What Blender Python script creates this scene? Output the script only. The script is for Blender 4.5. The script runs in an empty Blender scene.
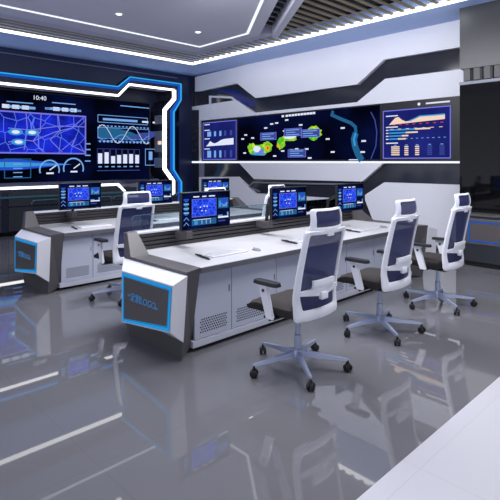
import bpy, bmesh, math, random
from mathutils import Vector, Matrix
random.seed(7)
S = bpy.context.scene
COL = S.collection
PI = math.pi

# ------------------------------------------------------------ camera, world, lights
cam_d = bpy.data.cameras.new('camera'); cam = bpy.data.objects.new('camera', cam_d); COL.objects.link(cam)
cam.location = (0, 0, 1.66)
YAW = math.atan2(500, 483)                      # the console rows run 46 degrees to the right of the view
cam.rotation_euler = (PI/2, 0, -(PI/2 - YAW))
cam_d.sensor_width = 36; cam_d.lens = 36*483/500; cam_d.shift_y = -0.176
cam_d.clip_start = 0.05; cam_d.clip_end = 100
S.camera = cam

W = bpy.data.worlds.new('world'); S.world = W; W.use_nodes = True
_n = W.node_tree.nodes; _b = _n['Background']            # added fill from the open sides: brighter below the horizon, to lift the ceiling
_tc = _n.new('ShaderNodeTexCoord'); _sx = _n.new('ShaderNodeSeparateXYZ'); _mr = _n.new('ShaderNodeMapRange')
_mr.inputs['From Min'].default_value = -.25; _mr.inputs['From Max'].default_value = .1
_mr.inputs['To Min'].default_value = 2.2; _mr.inputs['To Max'].default_value = .8
W.node_tree.links.new(_tc.outputs['Generated'], _sx.inputs[0]); W.node_tree.links.new(_sx.outputs['Z'], _mr.inputs['Value'])
W.node_tree.links.new(_mr.outputs['Result'], _b.inputs[1])
_b.inputs[0].default_value = (0.74, 0.77, 0.92, 1)

def area(name, loc, size, power, color=(1, .97, 1), rot=(0, 0, 0)):
    l = bpy.data.lights.new(name, 'AREA'); l.shape = 'RECTANGLE'; l.size, l.size_y = size
    l.energy = power; l.color = color
    o = bpy.data.objects.new(name, l); o.location = loc; o.rotation_euler = rot; COL.objects.link(o); return o
area('fill_light_near', (2.2, 3.2, 4.2), (3.0, 2.6), 105, (.95, .96, 1))  # added fill under the ceiling, out of view, no fixture there
area('fill_light_right', (5.0, 1.2, 4.2), (3.5, 1.6), 150, (.95, .96, 1))  # added fill out of view, brightens the console fronts
area('fill_light_middle', (3.9, 4.7, 4.0), (1.1, 2.4), 170, (.95, .96, 1), (0, math.radians(-24), 0))  # added fill hung below the ceiling, tilted to brighten the back wall

area('back_wall_wash', (7.75, 6.6, 4.18), (.3, 6.4), 20, (.95, .97, 1), (0, math.radians(-38), 0))
S.view_settings.view_transform = 'Standard'; S.view_settings.look = 'None'
S.view_settings.exposure = 0.0; S.view_settings.gamma = 1.0; S.view_settings.use_curve_mapping = False

# ------------------------------------------------------------ materials
def lin(c):
    return tuple(((v/255)/12.92 if v/255 <= .04045 else ((v/255+.055)/1.055)**2.4) for v in c)
def mat(name, rgb, rough=.5, metal=0, noise=0, scale=8, spec=.5, coat=0):
    m = bpy.data.materials.new(name); m.use_nodes = True
    nt = m.node_tree; b = nt.nodes['Principled BSDF']
    c = lin(rgb)
    b.inputs['Base Color'].default_value = (*c, 1)
    b.inputs['Roughness'].default_value = rough; b.inputs['Metallic'].default_value = metal
    b.inputs['Specular IOR Level'].default_value = spec
    b.inputs['Coat Weight'].default_value = coat
    if noise:
        tc = nt.nodes.new('ShaderNodeTexCoord'); n = nt.nodes.new('ShaderNodeTexNoise'); r = nt.nodes.new('ShaderNodeValToRGB')
        n.inputs['Scale'].default_value = scale; n.inputs['Detail'].default_value = 4
        nt.links.new(tc.outputs['Object'], n.inputs['Vector']); nt.links.new(n.outputs['Fac'], r.inputs['Fac'])
        r.color_ramp.elements[0].position = .3; r.color_ramp.elements[1].position = .7
        r.color_ramp.elements[0].color = (*[v*(1-noise) for v in c], 1)
        r.color_ramp.elements[1].color = (*[min(1, v*(1+noise)) for v in c], 1)
        nt.links.new(r.outputs['Color'], b.inputs['Base Color'])
    return m
def emit(name, rgb, k=1.0):
    m = bpy.data.materials.new(name); m.use_nodes = True
    nt = m.node_tree; nt.nodes.clear()
    e = nt.nodes.new('ShaderNodeEmission'); o = nt.nodes.new('ShaderNodeOutputMaterial')
    e.inputs[0].default_value = (*lin(rgb), 1); e.inputs[1].default_value = k
    nt.links.new(e.outputs[0], o.inputs[0]); return m

M = {}
M['ceil'] = mat('ceiling_paint', (206, 206, 220), .7, noise=.02, scale=2)
M['ceil_dark'] = mat('ceiling_void', (12, 11, 12), .9, noise=.1)
M['ceil_step'] = mat('ceiling_step_paint', (190, 192, 210), .7, noise=.02)
M['slat'] = mat('ceiling_slat', (150, 136, 112), .5, noise=.06, scale=3)
M['soffit'] = mat('soffit_blue_glow', (178, 202, 248), .6, noise=.02)  # blue LED glow on the soffit put into its base colour
M['white'] = mat('white_wall_panel', (222, 223, 232), .35, noise=.01, scale=2)
M['darkwall'] = mat('black_gloss_wall', (40, 42, 52), .12, noise=.1, scale=3)
M['black'] = mat('black_glass_wall', (10, 10, 12), .05, noise=.1, spec=.25)
M['upper'] = mat('dark_grey_wall', (46, 48, 56), .35, noise=.04)
M['navy'] = mat('navy_wall', (24, 34, 70), .3, noise=.15, scale=2)
M['fascia'] = mat('portal_fascia', (34, 38, 56), .25, noise=.12, scale=3)
M['greypanel'] = mat('grey_recess_panel', (120, 124, 142), .4, noise=.05)
M['bluedark'] = mat('blue_gloss', (18, 32, 110), .2, noise=.1)
M['led'] = emit('white_led', (255, 255, 255), 2.6)
M['led_soft'] = emit('ceiling_led', (240, 245, 255), 1.15)
M['led_blue'] = emit('blue_led', (24, 84, 190), 1.0)
M['led_cyan'] = emit('cyan_led', (50, 170, 240), 1.0)
M['frame_blue'] = emit('panel_blue_light', (30, 146, 220), 1.0)
M['logo_blue'] = emit('logo_light', (74, 130, 190), .65)
M['deskgrey'] = mat('console_charcoal', (80, 77, 80), .45, noise=.04, scale=20)
M['edge'] = mat('worktop_edge', (92, 92, 98), .45, noise=.04, scale=20)
M['top'] = mat('white_worktop', (192, 192, 197), .3, noise=.012, scale=6)
M['cab'] = mat('cabinet_grey', (186, 190, 208), .4, noise=.012, scale=4)
M['cab_gap'] = mat('cabinet_gap', (70, 72, 84), .6, noise=.05)
M['plinth'] = mat('plinth_light', (192, 195, 208), .4, noise=.02)
M['whitebox'] = mat('white_lacquer', (216, 216, 224), .3, noise=.01)
M['panel_dark'] = mat('inset_panel', (86, 82, 83), .3, noise=.05, scale=30)
M['slatdark'] = mat('dark_slat', (52, 50, 54), .4, noise=.05, scale=20)
M['blackp'] = mat('black_plastic', (22, 22, 25), .4, noise=.08, scale=30)
M['grey'] = mat('grey_plastic', (130, 130, 138), .4, noise=.04)
M['alu'] = mat('aluminium', (176, 186, 212), .3, metal=.55, noise=.03, scale=20)
M['wplastic'] = mat('white_plastic', (236, 237, 244), .35, noise=.01)
M['seat'] = mat('seat_fabric', (46, 42, 41), .85, noise=.12, scale=160)
M['key'] = mat('key_white', (206, 207, 214), .5, noise=.02)
M['kbody'] = mat('keyboard_white', (222, 222, 228), .4, noise=.01)
def mesh_mat():
    m = mat('navy_mesh_fabric', (36, 42, 90), .7)
    nt = m.node_tree; b = nt.nodes['Principled BSDF']
    tc = nt.nodes.new('ShaderNodeTexCoord'); w = nt.nodes.new('ShaderNodeTexWave'); r = nt.nodes.new('ShaderNodeValToRGB')
    w.inputs['Scale'].default_value = 60; w.bands_direction = 'Z'
    nt.links.new(tc.outputs['Object'], w.inputs['Vector']); nt.links.new(w.outputs['Fac'], r.inputs['Fac'])
    r.color_ramp.elements[0].color = (.88, .88, .88, 1); r.color_ramp.elements[1].color = (.97, .97, .97, 1)
    nt.links.new(r.outputs['Color'], b.inputs['Alpha'])
    return m
M['mesh'] = mesh_mat()
def glass_mat(name, tint, fac):
    m = bpy.data.materials.new(name); m.use_nodes = True; nt = m.node_tree; nt.nodes.clear()
    o = nt.nodes.new('ShaderNodeOutputMaterial'); mx = nt.nodes.new('ShaderNodeMixShader')
    t = nt.nodes.new('ShaderNodeBsdfTransparent'); g = nt.nodes.new('ShaderNodeBsdfGlossy'); fr = nt.nodes.new('ShaderNodeFresnel')
    t.inputs[0].default_value = (*tint, 1); g.inputs['Roughness'].default_value = .03; fr.inputs[0].default_value = fac
    nt.links.new(fr.outputs[0], mx.inputs[0]); nt.links.new(t.outputs[0], mx.inputs[1]); nt.links.new(g.outputs[0], mx.inputs[2])
    nt.links.new(mx.outputs[0], o.inputs[0]); return m
M['glass'] = glass_mat('partition_glass', (.86, .93, .96), 1.35)
M['glass_edge'] = mat('glass_edge', (64, 108, 124), .2, noise=.05)

def floor_mat(name, rgb, rough, tile=True):
    m = mat(name, rgb, rough); nt = m.node_tree; b = nt.nodes['Principled BSDF']
    b.inputs['IOR'].default_value = 1.75
    tc = nt.nodes.new('ShaderNodeTexCoord'); br = nt.nodes.new('ShaderNodeTexBrick'); n = nt.nodes.new('ShaderNodeTexNoise')
    n.inputs['Scale'].default_value = 1.2; n.inputs['Detail'].default_value = 6
    mp = nt.nodes.new('ShaderNodeMixRGB')
    c = lin(rgb)
    br.offset = 0; br.inputs['Scale'].default_value = 1
    br.inputs['Brick Width'].default_value = 1.24; br.inputs['Row Height'].default_value = 1.24
    br.inputs['Mortar Size'].default_value = .004
    br.inputs['Color1'].default_value = (*c, 1); br.inputs['Color2'].default_value = (*[v*.97 for v in c], 1)
    br.inputs['Mortar'].default_value = (*[v*.9 for v in c], 1)
    nt.links.new(tc.outputs['Object'], br.inputs['Vector']); nt.links.new(tc.outputs['Object'], n.inputs['Vector'])
    mp.blend_type = 'SOFT_LIGHT'; mp.inputs[0].default_value = .1
    nt.links.new(br.outputs['Color'], mp.inputs[1]); nt.links.new(n.outputs['Fac'], mp.inputs[2])
    nt.links.new(mp.outputs[0], b.inputs['Base Color'])
    return m
M['floor'] = floor_mat('polished_grey_tile', (108, 108, 113), .018)
M['floor_white'] = floor_mat('pale_floor', (196, 196, 204), .3)

def map_mat(name, a, b_, line, scale, width=.035):          # a street map glowing on a display
    m = bpy.data.materials.new(name); m.use_nodes = True; nt = m.node_tree; nt.nodes.clear()
    o = nt.nodes.new('ShaderNodeOutputMaterial'); e = nt.nodes.new('ShaderNodeEmission')
    tc = nt.nodes.new('ShaderNodeTexCoord'); v = nt.nodes.new('ShaderNodeTexVoronoi')
    v.feature = 'DISTANCE_TO_EDGE'
    v.inputs['Scale'].default_value = scale*.95
    sx = nt.nodes.new('ShaderNodeSeparateXYZ'); cx = nt.nodes.new('ShaderNodeCombineXYZ'); bk = nt.nodes.new('ShaderNodeTexBrick'); mpn = nt.nodes.new('ShaderNodeMapping')
    bk.inputs['Scale'].default_value = scale*.9; bk.inputs['Mortar Size'].default_value = .03; bk.inputs['Mortar Smooth'].default_value = .5; bk.inputs['Brick Width'].default_value = .7; bk.inputs['Row Height'].default_value = .45
    bk.inputs['Color1'].default_value = (1, 1, 1, 1); bk.inputs['Color2'].default_value = (1, 1, 1, 1); bk.inputs['Mortar'].default_value = (.1, .1, .1, 1)
    mpn.inputs['Rotation'].default_value = (0, 0, .12)
    n = nt.nodes.new('ShaderNodeTexNoise'); n.inputs['Scale'].default_value = scale*.7
    mn = nt.nodes.new('ShaderNodeMath'); mn.operation = 'MINIMUM'
    mul = nt.nodes.new('ShaderNodeMath'); mul.operation = 'MULTIPLY'; mul.inputs[1].default_value = .3
    r = nt.nodes.new('ShaderNodeValToRGB'); r.color_ramp.elements[0].position = width*.4; r.color_ramp.elements[1].position = width*2
    r.color_ramp.elements[0].color = (1, 1, 1, 1); r.color_ramp.elements[1].color = (0, 0, 0, 1)
    r2 = nt.nodes.new('ShaderNodeValToRGB'); r2.color_ramp.elements[0].position = .35; r2.color_ramp.elements[1].position = .65
    r2.color_ramp.elements[0].color = (*lin(a), 1); r2.color_ramp.elements[1].color = (*lin(b_), 1)
    mx = nt.nodes.new('ShaderNodeMixRGB'); mx.inputs[2].default_value = (*lin(line), 1)
    nt.links.new(tc.outputs['Object'], sx.inputs[0]); nt.links.new(sx.outputs['X'], cx.inputs[0]); nt.links.new(sx.outputs['Z'], cx.inputs[1])
    nt.links.new(cx.outputs[0], mpn.inputs[0]); nt.links.new(mpn.outputs[0], bk.inputs['Vector'])
    for x in (v, n): nt.links.new(tc.outputs['Object'], x.inputs['Vector'])
    nt.links.new(bk.outputs['Color'], mul.inputs[0]); nt.links.new(v.outputs['Distance'], mn.inputs[0]); nt.links.new(mul.outputs[0], mn.inputs[1])
    nt.links.new(mn.outputs[0], r.inputs['Fac']); nt.links.new(n.outputs['Fac'], r2.inputs['Fac'])
    nt.links.new(r.outputs['Color'], mx.inputs[0]); nt.links.new(r2.outputs['Color'], mx.inputs[1])
    nt.links.new(mx.outputs[0], e.inputs[0]); nt.links.new(e.outputs[0], o.inputs[0]); return m
def cloud_emit(name, a, b_, scale, lo=.4, hi=.7):
    m = bpy.data.materials.new(name); m.use_nodes = True; nt = m.node_tree; nt.nodes.clear()
    o = nt.nodes.new('ShaderNodeOutputMaterial'); e = nt.nodes.new('ShaderNodeEmission')
    tc = nt.nodes.new('ShaderNodeTexCoord'); n = nt.nodes.new('ShaderNodeTexNoise'); n.inputs['Scale'].default_value = scale; n.inputs['Detail'].default_value = 3
    r = nt.nodes.new('ShaderNodeValToRGB'); r.color_ramp.elements[0].position = lo; r.color_ramp.elements[1].position = hi
    r.color_ramp.elements[0].color = (*lin(a), 1); r.color_ramp.elements[1].color = (*lin(b_), 1)
    nt.links.new(tc.outputs['Object'], n.inputs['Vector']); nt.links.new(n.outputs['Fac'], r.inputs['Fac'])
    nt.links.new(r.outputs['Color'], e.inputs[0]); nt.links.new(e.outputs[0], o.inputs[0]); return m
M['d_map'] = map_mat('display_street_map', (14, 22, 130), (26, 44, 215), (96, 128, 250), 3.2, .016)
M['d_map_s'] = map_mat('monitor_map', (18, 34, 180), (34, 66, 240), (70, 110, 255), 18, .05)
M['d_navy'] = cloud_emit('display_navy', (2, 4, 14), (8, 14, 52), .9)
M['d_navy2'] = cloud_emit('display_deep_blue', (3, 5, 20), (10, 18, 62), .8)
M['d_mon'] = cloud_emit('monitor_navy', (4, 8, 30), (12, 24, 78), 6)
M['d_dash'] = cloud_emit('dashboard_blue', (26, 32, 104), (34, 42, 126), 1.5)
M['d_white'] = emit('display_white', (225, 232, 250))
M['d_pale'] = emit('display_pale_blue', (120, 170, 235))
M['d_cyan'] = emit('display_cyan', (60, 150, 215))
M['d_teal'] = emit('display_teal', (36, 96, 140))
M['d_blue'] = emit('display_blue', (40, 80, 200))
M['d_line'] = emit('display_line', (120, 120, 225))
M['d_peach'] = emit('display_peach', (245, 214, 190))
M['d_green'] = cloud_emit('display_green', (70, 190, 40), (220, 235, 60), 9)
M['d_red'] = emit('display_red', (225, 60, 50))
M['d_orange'] = emit('display_orange', (250, 170, 40))
M['d_dim'] = emit('display_dim', (60, 74, 150))

# ------------------------------------------------------------ mesh helpers
def link(name, bm, m, parent=None, smooth=None):
    me = bpy.data.meshes.new(name); bmesh.ops.recalc_face_normals(bm, faces=bm.faces); bm.to_mesh(me); bm.free()
    for mm in (m if isinstance(m, (list, tuple)) else [m]): me.materials.append(mm)
    if smooth is not None:
        me.polygons.foreach_set('use_smooth', [True]*len(me.polygons)); me.set_sharp_from_angle(angle=math.radians(smooth))
    o = bpy.data.objects.new(name, me); COL.objects.link(o)
    if parent: o.parent = parent
    return o
def BM(): return bmesh.new()
def box(bm, a, b, bev=0, seg=2):
    r = bmesh.ops.create_cube(bm, size=1)
    vs = r['verts']
    for v in vs:
        v.co = Vector([(a[i]+b[i])/2 + v.co[i]*(b[i]-a[i]) for i in range(3)])
    if bev:
        es = list({e for v in vs for e in v.link_edges})
        bmesh.ops.bevel(bm, geom=es, offset=bev, segments=seg, affect='EDGES', profile=.5)
    return vs
def hull(bm, pts):
    vs = [bm.verts.new(p) for p in pts]
    r = bmesh.ops.convex_hull(bm, input=vs)
    return vs
def frameof(d):
    d = d.normalized(); up = Vector((0, 0, 1)) if abs(d.z) < .9 else Vector((1, 0, 0))
    s = d.cross(up).normalized(); return s, s.cross(d).normalized()
def tube(bm, pts, radii, n=10, cap=True):
    pts = [Vector(p) for p in pts]
    if not isinstance(radii, (list, tuple)): radii = [radii]*len(pts)
    rings = []
    for i, p in enumerate(pts):
        d = pts[min(i+1, len(pts)-1)] - pts[max(i-1, 0)]
        s, u = frameof(d)
        rings.append([bm.verts.new(p + (s*math.cos(2*PI*k/n) + u*math.sin(2*PI*k/n))*radii[i]) for k in range(n)])
    for r0, r1 in zip(rings, rings[1:]):
        for k in range(n): bm.faces.new((r0[k], r0[(k+1) % n], r1[(k+1) % n], r1[k]))
    if cap: bm.faces.new(rings[0][::-1]); bm.faces.new(rings[-1])
def lathe(bm, prof, c=(0, 0, 0), n=20, axis='Z'):
    rings = []
    for r, h in prof:
        ring = []
        for k in range(n):
            a = 2*PI*k/n
            p = (r*math.cos(a), r*math.sin(a), h)
            if axis == 'X': p = (h, p[0], p[1])
            if axis == 'Y': p = (p[0], h, p[1])
            ring.append(bm.verts.new(Vector(c)+Vector(p)))
        rings.append(ring)
    for r0, r1 in zip(rings, rings[1:]):
        for k in range(n): bm.faces.new((r0[k], r0[(k+1) % n], r1[(k+1) % n], r1[k]))
    bm.faces.new(rings[0][::-1]); bm.faces.new(rings[-1])
def prism(bm, pts, ax, v0, v1):
    """extrude a 2-D outline: ax X takes (y,z), ax Y takes (x,z), ax Z takes (x,y)"""
    def P(p, v): return {'X': (v, p[0], p[1]), 'Y': (p[0], v, p[1]), 'Z': (p[0], p[1], v)}[ax]
    A = [bm.verts.new(P(p, v0)) for p in pts]; B = [bm.verts.new(P(p, v1)) for p in pts]
    n = len(pts)
    f = [bm.faces.new(A), bm.faces.new(B[::-1])]
    for k in range(n): bm.faces.new((A[k], B[k], B[(k+1) % n], A[(k+1) % n]))
    for q in f: q.normal_update()
    bmesh.ops.triangulate(bm, faces=f, quad_method='BEAUTY', ngon_method='EAR_CLIP')
def offset_line(pts, w):
    """outline of a constant-width band along an open 2-D path (mitred)"""
    P = [Vector(p) for p in pts]; L, R = [], []
    for i, p in enumerate(P):
        d0 = (p-P[i-1]).normalized() if i else (P[1]-p).normalized()
        d1 = (P[i+1]-p).normalized() if i < len(P)-1 else d0
        n0 = Vector((-d0.y, d0.x)); n1 = Vector((-d1.y, d1.x)); m = (n0+n1)
        m = m.normalized(); k = w/2/max(.45, m.dot(n0))
        L.append(p+m*k); R.append(p-m*k)
    return L, R
def band(bm, pts, w, ax, v0, v1):
    L, R = offset_line(pts, w)
    for i in range(len(L)-1):
        prism(bm, [L[i], L[i+1], R[i+1], R[i]], ax, v0, v1)
def tag(o, label=None, cat=None, group=None, kind=None):
    for k, v in (('label', label), ('category', cat), ('group', group), ('kind', kind)):
        if v: o[k] = v
    return o
def empty(name, loc, label, cat, group=None):
    o = bpy.data.objects.new(name, None); o.location = loc; o.empty_display_size = .1; COL.objects.link(o)
    return tag(o, label, cat, group)
def struct(name, bm, m, smooth=None, label=None):
    return tag(link(name, bm, m, None, smooth), label, None, None, 'structure')
def dup(root, loc, label, group=None):
    r = root.copy(); COL.objects.link(r); r.location = loc; r['label'] = label
    if group: r['group'] = group
    for ch in list(root.children):
        c = ch.copy(); COL.objects.link(c); c.parent = r
        for g in list(ch.children):
            d = g.copy(); COL.objects.link(d); d.parent = c
    return r
class Face:
    """flat artwork on a vertical display: polygons in (u, z), stacked a fraction of a millimetre apart towards the viewer"""
    def __init__(s, ax, v, step, mats):
        s.bm = BM(); s.ax, s.v, s.step = ax, v, step; s.mats = mats; s.k = 0; s.idx = []
    def P(s, p, d): return (s.v+d, p[0], p[1]) if s.ax == 'X' else (p[0], s.v+d, p[1])
    def poly(s, pts, m, layer=1):
        vs = [s.bm.verts.new(s.P(p, s.step*layer)) for p in pts]
        f = s.bm.faces.new(vs); f.material_index = s.mats.index(m); return f
    def rect(s, u0, z0, u1, z1, m, layer=1): s.poly([(u0, z0), (u1, z0), (u1, z1), (u0, z1)], m, layer)
    def line(s, pts, w, m, layer=2):
        L, R = offset_line(pts, w)
        for i in range(len(L)-1): s.poly([L[i], L[i+1], R[i+1], R[i]], m, layer)
    def frame(s, u0, z0, u1, z1, w, m, layer=2):
        s.rect(u0, z0, u1, z0+w, m, layer); s.rect(u0, z1-w, u1, z1, m, layer); s.rect(u0, z0+w, u0+w, z1-w, m, layer); s.rect(u1-w, z0+w, u1, z1-w, m, layer)
    def done(s, name, parent): return link(name, s.bm, [M[k] for k in s.mats], parent)
def text_mesh(name, body, size, m, parent, loc, rot, shear=0, ext=.0015):
    cu = bpy.data.curves.new(name, 'FONT'); cu.body = body; cu.size = size; cu.align_x = 'CENTER'; cu.align_y = 'CENTER'
    cu.extrude = ext; cu.shear = shear; cu.resolution_u = 3
    o = bpy.data.objects.new(name+'_src', cu); COL.objects.link(o)
    bpy.context.view_layer.update()
    me = bpy.data.meshes.new_from_object(o.evaluated_get(bpy.context.evaluated_depsgraph_get()))
    bpy.data.objects.remove(o); me.name = name
    me.materials.clear(); me.materials.append(m)
    t = bpy.data.objects.new(name, me); COL.objects.link(t); t.location = loc; t.rotation_euler = rot
    if parent: t.parent = parent
    return t

# ------------------------------------------------------------ room shell
XB = 8.95; YP = 11.56; YS = 12.05; ZC = 4.25; SEAM = 1.345
bm = BM(); box(bm, (-4, SEAM, -.1), (10.2, 12.7, 0)); struct('floor', bm, M['floor'])
bm = BM(); box(bm, (-4, -4, -.1), (10.2, SEAM, 0)); struct('floor_border', bm, M['floor_white'])
# ceiling: dark void, raised centre, stepped frame, soffit
bm = BM(); box(bm, (-4, -4, 4.55), (10.2, 12.7, 4.65)); struct('ceiling', bm, M['ceil_dark'])
centre = [(-4, 8.56), (6.70, 8.56), (6.69, 7.02), (1.40, 0), (-4, 0)]
bm = BM(); prism(bm, centre, 'Z', 4.25, 4.54); struct('trim_1', bm, M['ceil'])
bm = BM(); band(bm, [(-4, 8.58), (6.72, 8.58), (6.71, 7.02), (1.42, 0)], .05, 'Z', 4.235, 4.27); struct('trim_2', bm, M['led_soft'])
# stepped grey frame round it
bm = BM()
prism(bm, [(-4, 8.61), (6.75, 8.61), (6.97, 9.08), (-4, 9.08)], 'Z', 4.25, 4.54)
prism(bm, [(6.75, 8.61), (6.74, 7.02), (6.94, 6.89), (7.0, 7.02), (6.97, 9.08)], 'Z', 4.25, 4.54)
prism(bm, [(6.74, 7.02), (1.45, 0), (1.72, 0), (6.94, 6.89)], 'Z', 4.25, 4.54)
struct('trim_3', bm, M['ceil'])
bm = BM()
prism(bm, [(-4, 9.08), (6.97, 9.08), (7.3, 9.48), (-4, 9.48)], 'Z', 4.28, 4.54)
prism(bm, [(6.97, 9.08), (7.0, 7.02), (7.3, 6.86), (7.3, 9.48)], 'Z', 4.28, 4.54)
struct('trim_4', bm, M['ceil_step'])
bm = BM()
prism(bm, [(7.17, 6.77), (7.36, 6.82), (2.20, 0), (1.97, 0)], 'Z', 4.2, 4.54); struct('trim_5', bm, M['ceil'])
# slats run along the console rows
bm = BM(); y = .3
while y < 10.2:
    if y > 9.5: x0 = -4
    elif y > 6.86: x0 = 7.31
    else: x0 = 7.36-(6.82-y)*.757
    box(bm, (x0, y-.03, 4.265), (7.76, y+.03, 4.29)); y += .205
struct('trim_6', bm, M['slat'])
bm = BM()
yy = 6.6
while yy > .4:
    xa = 6.94-(6.89-yy)*.757
    box(bm, (xa+.02, yy-.03, 4.36), (xa+.26, yy+.03, 4.44)); yy -= .22
struct('trim_7', bm, M['upper'])
bm = BM(); box(bm, (-4, 10.22, 4.235), (7.82, 10.29, 4.3)); box(bm, (7.76, -4, 4.235), (7.82, 10.22, 4.3)); struct('trim_8', bm, M['led'])
bm = BM(); box(bm, (-4, 10.29, 4.25), (XB+.1, 12.6, 4.5)); box(bm, (7.82, -4, 4.25), (XB+.1, 10.29, 4.5)); struct('trim_9', bm, M['soffit'])

# back wall with the long display
bm = BM(); box(bm, (XB, 3.0, 0), (XB+.15, 12.6, 4.5)); struct('wall_back', bm, M['darkwall'])
def wp(name, pts, m='white', x0=8.85, x1=XB+.03):
    b = BM(); prism(b, pts, 'X', x0, x1); return struct(name, b, M[m])
wp('trim_10', [(11.528,4.201),(11.528,3.768),(11.287,3.757),(9.669,3.790),(8.955,3.328),(5.858,3.325),(5.210,3.760),(3.998,3.753),(3.486,3.748),(3.486,4.384)])
wp('trim_11', [(11.775,3.325),(9.709,3.346),(9.011,2.947),(5.858,2.943),(5.187,3.362),(3.486,3.345),(3.486,2.861),(3.673,2.861),(11.311,2.881),(11.311,1.675),(11.335,1.675),(11.335,3.200),(11.775,3.234)])
wp('trim_36', [(11.916,3.247),(11.373,3.205),(11.373,1.675),(11.916,1.675)], 'fascia', 8.87)
b = BM()
for yy, zz in [(11.653,2.804),(11.554,2.589),(11.653,2.383),(11.505,2.198),(11.603,2.020)]: box(b, (8.862, yy-.08, zz-.05), (8.872, yy+.08, zz+.03))
struct('trim_37', b, M['upper'])
wp('trim_12', [(9.629,1.660),(5.198,1.660),(5.733,1.245),(9.011,1.215)])
wp('trim_13', [(9.669,1.258),(8.992,0.840),(6.244,0.845),(6.244,0.030),(11.335,0.002),(11.335,1.216)])
wp('trim_14', [(5.659,0.962),(5.210,1.242),(3.486,1.244),(3.486,0.119),(5.164,0.006),(5.467,0.429),(5.659,0.856)])
wp('trim_15', [(11.785,1.684),(3.475,1.674),(3.475,1.637),(11.785,1.630)], 'led_soft')
wp('trim_16', [(11.373,1.645),(11.207,1.645),(11.207,1.203),(11.373,1.200)], 'greypanel', 8.88)
b = BM(); band(b, [(10.906,3.344),(10.906,3.562),(9.969,3.443),(9.485,3.168)], .05, 'X', 8.9, XB); struct('trim_17', b, M['white'])
wp('trim_18', [(10.658,3.667),(9.969,3.692),(9.062,3.251),(9.062,3.080),(9.485,3.222),(10.011,3.544)], 'bluedark', 8.9)
b = BM(); band(b, [(8.876,0.892),(9.290,0.994),(9.099,1.122),(7.489,1.145),(5.815,1.177)], .035, 'X', 8.9, XB); struct('trim_19', b, M['greypanel'])
wp('trim_20', [(12.277,4.269),(11.567,4.240),(11.567,-0.080),(12.277,-0.141)], 'fascia', 8.88)
bm = BM(); box(bm, (8.83, 3.0, 0), (XB, 12, .1)); struct('baseboard_back', bm, M['black'])
# dark glass wall that projects at the right
bm = BM(); box(bm, (8.2, -4, 0), (8.35, 3.40, 2.95)); struct('wall_right', bm, M['black'])
bm = BM(); box(bm, (8.2, -4, 3.22), (8.35, 3.40, 4.5)); box(bm, (8.35, 3.3, 0), (8.8, 3.40, 4.5)); struct('trim_21', bm, M['upper'])
bm = BM()
for k in range(40): box(bm, (8.22, 3.34-.16*k-.1, 3.02), (8.33, 3.34-.16*k, 3.22))
struct('trim_22', bm, M['slatdark'])
bm = BM(); box(bm, (8.18, -4, 2.95), (8.35, 3.40, 3.0)); struct('trim_23', bm, M['greypanel'])

# left wall: navy wall, projecting portal round the video wall
def u(x): return x
bm = BM(); box(bm, (-4, 12.45, 0), (9.1, 12.6, 4.5)); struct('wall_left', bm, M['navy'])
inner = [(3.622,3.409),(6.335,3.437),(6.659,3.656),(8.115,3.668),(8.115,3.480),(7.789,3.138),(7.789,1.461),(8.080,1.112),(8.080,0.925)]
xl = -2.0
zt = inner[0][1]
inner = [(xl, zt), (inner[1][0], zt), (inner[2][0], zt+.33), (inner[3][0], zt+.33), (inner[4][0], inner[4][1]), inner[5], inner[6], inner[7], (inner[8][0], .74), (inner[2][0], .74), (inner[1][0], 1.07), (xl, 1.07)]
outer = [(3.622,3.642),(6.335,3.661),(6.689,3.914),(8.344,3.939),(8.344,3.471),(8.097,3.103),(8.097,1.429),(8.362,1.075),(8.362,0.549)]
zo = outer[0][1]
outer = [(xl, zo), (outer[1][0], zo), (outer[2][0], outer[3][1]), outer[3], outer[4], outer[5], outer[6], outer[7], (outer[8][0], .0)]
# fascia between outer and inner edge, with the deep reveal behind it
bm = BM()
for i in range(8):
    prism(bm, [outer[i], outer[i+1], inner[i+1], inner[i]], 'Y', YP, YS+.4)
prism(bm, [(xl, 0), (outer[-1][0], 0)]+inner[8:], 'Y', YP+.02, YS+.4)
struct('trim_24', bm, M['fascia'])
bm = BM(); prism(bm, [(xl, zo+.05), (outer[1][0], zo+.05), (outer[2][0], outer[3][1]+.05), (outer[3][0]+.05, outer[3][1]+.05), (9.0, outer[3][1]+.05), (9.0, 4.3), (xl, 4.3)], 'Y', YP+.12, YS+.3)
box(bm, (outer[3][0]+.04, YP+.12, 0), (XB, YS+.3, outer[3][1]+.05)); struct('trim_25', bm, M['navy'])
bm = BM(); band(bm, [(xl, 4.12), (8.3, 4.12)], .02, 'Y', YP+.1, YP+.13); struct('trim_26', bm, M['greypanel'])
bm = BM(); band(bm, inner[:4], .05, 'Y', YP-.03, YP+.02); band(bm, inner[3:9], .1, 'Y', YP-.03, YP+.02); band(bm, inner[8:], .055, 'Y', YP-.03, YP+.02); struct('trim_27', bm, M['led'])
bm = BM(); band(bm, outer[:4], .028, 'Y', YP-.03, YP+.02); band(bm, outer[3:], .045, 'Y', YP-.03, YP+.02); struct('trim_28', bm, M['led_cyan'])
mid = [(a[0]*.74+b_[0]*.26, a[1]*.74+b_[1]*.26) for a, b_ in zip(outer[3:9], inner[3:9])]
bm = BM(); band(bm, [outer[0][:1]+(outer[0][1]-.05,), (outer[1][0]+.02, outer[1][1]-.05), (outer[2][0]+.02, outer[2][1]-.06), mid[0]], .05, 'Y', YP-.02, YP+.02); band(bm, mid, .08, 'Y', YP-.02, YP+.02); struct('trim_29', bm, M['led_blue'])
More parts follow.
